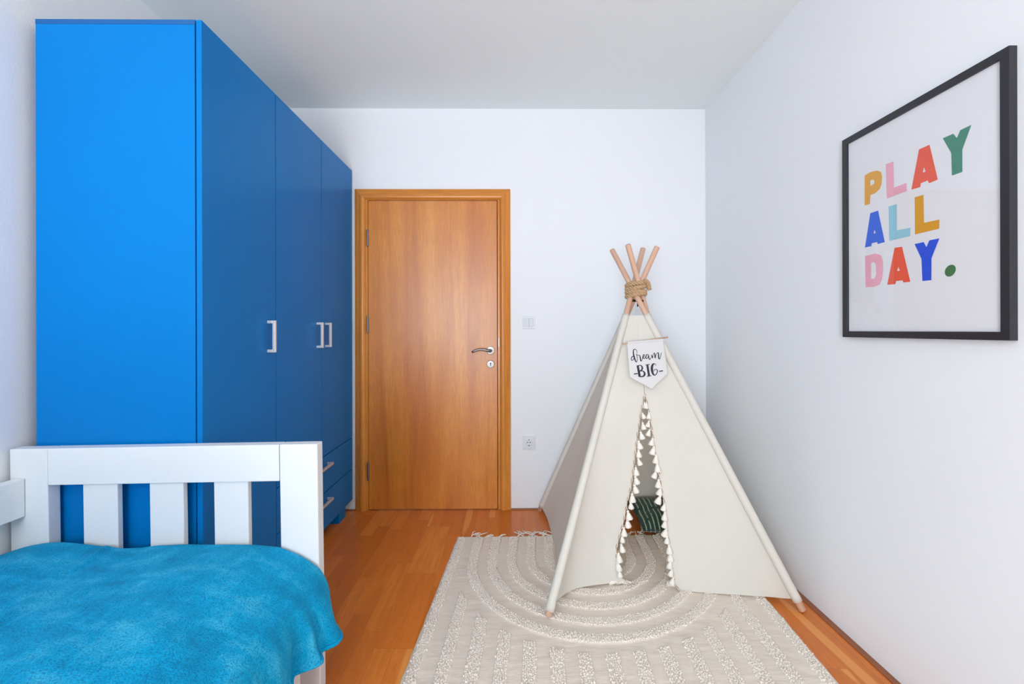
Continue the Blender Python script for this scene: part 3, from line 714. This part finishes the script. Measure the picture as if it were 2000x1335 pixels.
# front: two flaps meeting in a seam above the opening
ZT, ZAP = TZ, 0.8449
def edge(tab, z):
    t_ = [(e[2], Vector(e)) for e in tab]
    for (za, A), (zb_, Bv) in zip(t_, t_[1:]):
        if z >= zb_: return A.lerp(Bv, (za - z) / (za - zb_))
    return t_[-1][1]
def curve_by_len(tab, f):
    P = [Vector(e) for e in tab]; L = [0]
    for a, b_ in zip(P, P[1:]): L.append(L[-1] + (b_ - a).length)
    s = f * L[-1]
    for i in range(len(P) - 1):
        if s <= L[i + 1] + 1e-9: return P[i].lerp(P[i + 1], (s - L[i]) / max(1e-9, L[i + 1] - L[i]))
    return P[-1]
topmid = (pz(FLb, FLt, ZT) + pz(FRb, FRt, ZT)) / 2
VAP = 0.30
def flap(pa, pb, tab, hem):
    """hem: list of (s, Vector) from pole foot to edge end"""
    def fn(u, v):
        if v < VAP:
            f = v / VAP; E = topmid.lerp(Vector(tab[0]), f); z = ZT + (ZAP - ZT) * f
        else:
            f = (v - VAP) / (1 - VAP); E = curve_by_len(tab, f); z = ZAP + (0.045 - ZAP) * f
        A = pz(pa, pb, z)
        P = A.lerp(E, u)
        base = pz(pa, pb, 0.045).lerp(Vector(tab[-1]), u)
        for (s0, h0), (s1, h1) in zip(hem, hem[1:]):
            if u <= s1 + 1e-9: H_ = h0.lerp(h1, (u - s0) / (s1 - s0)); break
        w_ = max(0.0, (v - 0.25) / 0.75) ** 2.6
        P = P + (H_ - base) * w_
        P += Vector((0, 1, 0)) * wr_noise(P, 0.010) * (4 * u * (1 - u)) ** 0.7
        return P
    return fn
V3 = lambda *a: Vector(a)
hemL = [(0, pz(FLb, FLt, 0.045)), (.10, V3(.190, 1.795, .035)), (.22, V3(.236, 1.868, .022)), (.36, V3(.290, 1.905, .020)), (.55, V3(.352, 1.925, .018)), (.8, V3(.455, 1.945, .016)), (1, Vector(EDGE_LEFT[-1]))]
hemR = [(0, pz(FRb, FRt, 0.045)), (.06, V3(1.150, 1.808, .024)), (.3, V3(1.055, 1.835, .016)), (.6, V3(.93, 1.862, .014)), (1, Vector(EDGE_RIGHT[-1]))]
def smooth_hem(h):
    out = []
    for k in range(25):
        s = k / 24; acc = Vector((0, 0, 0)); 
        for ds in (-0.05, 0, 0.05):
            ss = min(1, max(0, s + ds * (1 if 0 < k < 24 else 0)))
            for (s0, h0), (s1, h1) in zip(h, h[1:]):
                if ss <= s1 + 1e-9: acc += h0.lerp(h1, (ss - s0) / (s1 - s0)); break
        out.append((s, acc / 3))
    return out
T(MB().grid(flap(FLb, FLt, EDGE_LEFT, smooth_hem(hemL)), 50, 110).build('front_flap', M['canvas'], smooth=True))
T(MB().grid(flap(FRb, FRt, EDGE_RIGHT, smooth_hem(hemR)), 60, 110).build('front_flap', M['canvas'], smooth=True))
# braided trim and tassels along the opening
for tab in (EDGE_LEFT, EDGE_RIGHT):
    n_ = 150; base = [curve_by_len(tab, k / (n_ - 1)) + Vector((0, -0.004, 0)) for k in range(n_)]
    mb = MB()
    for ph in (0, math.pi):
        pts = [p + Vector((math.cos(k * 0.9 + ph) * 0.0022, math.sin(k * 0.9 + ph) * 0.0022, 0)) for k, p in enumerate(base)]
        mb.tube(pts, 0.0017, 6, mi=0 if ph == 0 else 1)
    T(mb.build('braided_trim', [M['trim_cord'], M['tassel']], smooth=True))
ts = MB()
ts.tube([(0, 0, 0), (0.0006, 0, -0.010)], 0.0010, 6)
prof_t = [(0.0012, -0.009), (0.0034, -0.0105), (0.0046, -0.014), (0.0040, -0.0175), (0.0036, -0.019), (0.0052, -0.022), (0.0075, -0.030), (0.0096, -0.040), (0.0106, -0.047), (0.0095, -0.0485)]
seg = 18; vs = []
for r, h in prof_t:
    for k in range(seg):
        a = 2 * math.pi * k / seg; rr = r * (1 + (0.13 if k % 2 else -0.06) * min(1, max(0, (-h - 0.018) / 0.02)))
        vs.append((rr * math.cos(a), rr * math.sin(a), h + (0.0012 * math.sin(k * 2.4) if h < -0.045 else 0)))
fs = [(i * seg + k, i * seg + (k + 1) % seg, (i + 1) * seg + (k + 1) % seg, (i + 1) * seg + k) for i in range(len(prof_t) - 1) for k in range(seg)]
fs.append(tuple((len(prof_t) - 1) * seg + k for k in range(seg)))
ts.add(vs, fs)
t0 = ts.build('tassel', M['tassel'], None, smooth=True); first = True
rt = random.Random(3)
for tab, sgn, cnt in ((EDGE_LEFT, 1, 23), (EDGE_RIGHT, -1, 24)):
    for k in range(cnt):
        f = 0.035 + 0.955 * (k / (cnt - 1)) ** 0.93
        p = curve_by_len(tab, min(0.995, f))
        if first: o = t0; first = False
        else: o = t0.copy(); COL.objects.link(o)
        o.parent = tent
        off = Vector((sgn * rt.uniform(-0.002, 0.010), -0.012 - rt.uniform(0, .004), 0))
        sc = rt.uniform(0.85, 1.08) * (0.72 + 0.28 * min(1, f / 0.25))
        rx, ry = rt.uniform(-.12, .12), -sgn * rt.uniform(-.05, .35)
        if p.z < 0.064:       # lying on the rug, pointing away from the hem
            p = Vector((p.x, p.y, 0.0255)); rx, ry = -1.48, 0.0
            o.rotation_mode = 'XYZ'; o.rotation_euler = (math.radians(78), 0, sgn * rt.uniform(0.5, 1.3) if sgn > 0 else rt.uniform(-.3, .5))
            off = Vector((0, -0.006, 0))
        else:
            o.rotation_euler = (rx, ry, rt.uniform(0, 6.28))
            o.rotation_euler = (rx, ry, 0)
        o.scale = (sc * 1.32, sc * 1.32, sc * 0.98)
        o.location = p + off - tent.location
# rope lashing: a three-strand rope wound round the crossing
def helix_rope(center, n_turn, a_, b2, z0, z1, r, name, extra=None):
    path = []; n = 64 * n_turn
    for k in range(int(n) + 1):
        t_ = k / n; an = 2 * math.pi * n_turn * t_ + 2.2
        path.append(Vector((center.x + a_ * math.cos(an), center.y + b2 * math.sin(an), z0 + (z1 - z0) * t_ + 0.003 * math.sin(an * 1.37 + 0.6) + 0.002 * math.sin(an * 0.41))))
    if extra: path += [Vector(e) for e in extra]
    return path
def rope_mesh(path, r):
    mb = MB(); L = 0
    tang = []
    for i in range(len(path)): tang.append((path[min(i + 1, len(path) - 1)] - path[max(i - 1, 0)]).normalized())
    nrm = Vector((0, 0, 1)); fr_ = []
    for i in range(len(path)):
        nrm = (nrm - tang[i] * nrm.dot(tang[i])).normalized(); fr_.append((nrm.copy(), tang[i].cross(nrm)))
    for ph in range(3):
        pts = []; L = 0
        for i, p in enumerate(path):
            if i: L += (p - path[i - 1]).length
            an = L / 0.046 * 2 * math.pi + ph * 2.094
            pts.append(p + (fr_[i][0] * math.cos(an) + fr_[i][1] * math.sin(an)) * r * 0.56)
        mb.tube(pts, r * 0.50, 8)
    return mb
cen = Vector((0.6515, 2.262, 0))
pth = helix_rope(cen, 4, 0.046, 0.040, 1.321, 1.398, 0.0118, 'rope')
mb = rope_mesh(pth, 0.0118)
loop = []
for k in range(40):
    t_ = k / 39; an = -0.6 + 3.6 * t_
    loop.append(Vector((cen.x + 0.030 + 0.034 * t_ + 0.004 * math.sin(an), cen.y - 0.046 + 0.030 * t_, 1.402 - 0.045 * t_ + 0.012 * math.sin(math.pi * t_))))
mb2 = rope_mesh(loop, 0.0118); mb.add(mb2.v, mb2.f)
T(mb.build('rope_lashing', M['rope'], smooth=True))
bt = MB(); bt.tube([(0.650, 2.235, 1.325), (0.651, 2.228, 1.300), (0.650, 2.226, 1.268)], [0.004, 0.003, 0.0035], 8)
bt.tube([(0.620, 2.262, 1.302), (0.690, 2.262, 1.300)], 0.006, 8)
T(bt.build('dark_bolt', M['dark'], smooth=True))

# ------------------------------------------------------------------ pennant hanging on the tent
PO, PU, PV, PN = Vector(PEN_O), Vector(PEN_U), Vector(PEN_V), Vector(PEN_N)
def pp(u, v, h=0.0): return PO + PU * u + PV * v + PN * h
pn = thing('pennant_banner', PO, 'small white pennant reading dream BIG, hung on the front of the tent', 'banner')
Pn = lambda ob: under(pn, ob)
mb = MB()
c5 = PEN_CLOTH
def cloth(u, v):
    # rows from the top hem to the point; left/right borders taper
    tl, tr, br, tip, blp = [Vector(c) for c in c5]
    if v < 0.72:
        a = v / 0.72; l = tl.lerp(blp, a); r_ = tr.lerp(br, a)
        q = l.lerp(r_, u)
    else:
        a = (v - 0.72) / 0.28; l = blp.lerp(tip, a); r_ = br.lerp(tip, a); q = l.lerp(r_, u)
    return pp(q.x, q.y, 0.0015 * math.sin(q.x * 28 + q.y * 9) * min(1, q.y / .05) )
Pn(thick(mb.grid(cloth, 26, 40).build('cloth', M['pennant'], smooth=True), 0.0014))
d0, d1 = PEN_DOWEL
Pn(MB().tube([pp(*d0), pp(*d1)], 0.0042, 12).build('dowel', M['pole_wood'], smooth=True))
Pn(MB().tube([pp(0.002, 0.0), pp(0.184, -0.0005)], 0.0064, 12, caps=False).build('dowel_sleeve', M['pennant'], smooth=True))
mb = MB()
def catmull(pts, n=8):
    out = []; P = [Vector(p) for p in pts]; P = [P[0]] + P + [P[-1]]
    for i in range(1, len(P) - 2):
        for k in range(n):
            t_ = k / n; a, b_, c_, d_ = P[i - 1], P[i], P[i + 1], P[i + 2]
            out.append(0.5 * ((2 * b_) + (c_ - a) * t_ + (2 * a - 5 * b_ + 4 * c_ - d_) * t_ ** 2 + (3 * b_ - a - 3 * c_ + d_) * t_ ** 3))
    out.append(P[-2]); return out
for si, stp in enumerate(PEN_STROKES):
    straight = len(stp) == 2
    P = [Vector(p) for p in stp] if straight else catmull(stp)
    vs = []; fs = []
    for i, p in enumerate(P):
        q0, q1 = P[max(0, i - 1)], P[min(len(P) - 1, i + 1)]
        d = Vector((q1.x - q0.x, q1.y - q0.y)); d = d.normalized() if d.length > 1e-9 else Vector((1, 0))
        nn = Vector((-d.y, d.x)); hw = max(0.0013, p.z * (0.56 if straight or si > 5 else 0.66))
        hh = 0.0024 + si * 0.00003
        for sg in (-1, 1):
            uu, vv = p.x + nn.x * hw * sg, p.y + nn.y * hw * sg
            wv = 0.0015 * math.sin(uu * 28 + vv * 9) * min(1, vv / .05)
            vs.append(pp(uu, vv, hh - 0.0012 + wv))
    fs = [(2 * i, 2 * i + 1, 2 * i + 3, 2 * i + 2) for i in range(len(P) - 1)]
    mb.add(vs, fs)
Pn(thick(mb.build('lettering', M['print_dark']), 0.0003))

# ------------------------------------------------------------------ cushion inside the tent
ccx, ccy = 0.925, 2.545
def cush(sign):
    def fn(a, b_):
        s = a * 2 - 1; t_ = b_ * 2 - 1
        w_ = (max(0, 1 - abs(s) ** 3.2) * max(0, 1 - abs(t_) ** 3.2)) ** 0.55
        x = s * 0.205 * (1 - 0.06 * (1 - abs(t_) ** 2)); y = t_ * 0.150 * (1 - 0.06 * (1 - abs(s) ** 2))
        y += (0.04 * (1 - abs(s)) if t_ < 0 else 0) * 0.2
        x += 0.0 if t_ < 0 else -0.03 * t_ * (1 - a)
        return (x, y, 0.066 + sign * 0.048 * w_ + 0.028 * t_ + (0.004 * noise.noise(Vector((s * 3, t_ * 3, sign))) * w_))
    return fn
mb = MB().grid(cush(1), 40, 40); mb.grid(cush(-1), 40, 40)
cu = mb.build('cushion', M['cushion'], smooth=True); cu.location = (ccx, ccy, 0.0)
mod = cu.modifiers.new('weld', 'WELD'); mod.merge_threshold = 0.0005
tag(cu, 'dark green striped velvet cushion lying on the floor inside the tent', 'cushion')

# ================================================================== FRAMED POSTER
FY0, FY1, FZ0, FZ1 = 1.0667, 1.612, 1.1205, 1.8525
FXP = 1.237; bw = 0.0215
fp = thing('framed_poster', (RX, (FY0 + FY1) / 2, (FZ0 + FZ1) / 2), 'black framed poster reading PLAY ALL DAY in coloured letters on the right wall', 'picture')
P_ = lambda ob: under(fp, ob)
mb = MB()
inn = (FY0 + bw, FY1 - bw, FZ0 + bw, FZ1 - bw); out_ = (FY0, FY1, FZ0, FZ1)
def rect(r, x): return [(x, r[0], r[2]), (x, r[1], r[2]), (x, r[1], r[3]), (x, r[0], r[3])]
vs = rect(out_, RX - 0.0005) + rect(out_, FXP) + rect(inn, FXP) + rect(inn, RX - 0.0005)
fs = []
for a, b_ in ((0, 4), (4, 8), (8, 12)):
    for k in range(4): fs.append((a + k, a + (k + 1) % 4, b_ + (k + 1) % 4, b_ + k))
fs += [(12 + k, 12 + (k + 1) % 4, (k + 1) % 4, k) for k in range(4)]
P_(mb.add(vs, fs).build('frame', M['black_frame'], bevel=0.0008))
INK = dict(P='gold', L1='pink', A1='red', Y1='green', A2='blue2', L2='sky', L3='gold2', D='pink', A3='red', Y2='blue3', dot='dot')
mats = [M['paper']] + [M['ink_' + v] for v in INK.values()]
mb = MB(); mb.box(1.2450, 1.2475, inn[0] + .0003, inn[1] - .0003, inn[2] + .0003, inn[3] - .0003, 0)
for mi, (k, rings) in enumerate(GLYPHS.items(), 1):
    polys = [[Vector((p[0], p[1], 0)) for p in r] for r in rings]
    tris = tessellate_polygon(polys); flat = [p for r in polys for p in r]
    mb.add([(1.2444, p.x, p.y) for p in flat], [tuple(t_) for t_ in tris], mi)
P_(mb.build('printed_sheet', mats))
P_(MB().box(1.2415, 1.2425, inn[0] + .0002, inn[1] - .0002, inn[2] + .0002, inn[3] - .0002).build('glass_pane', M['glass']))
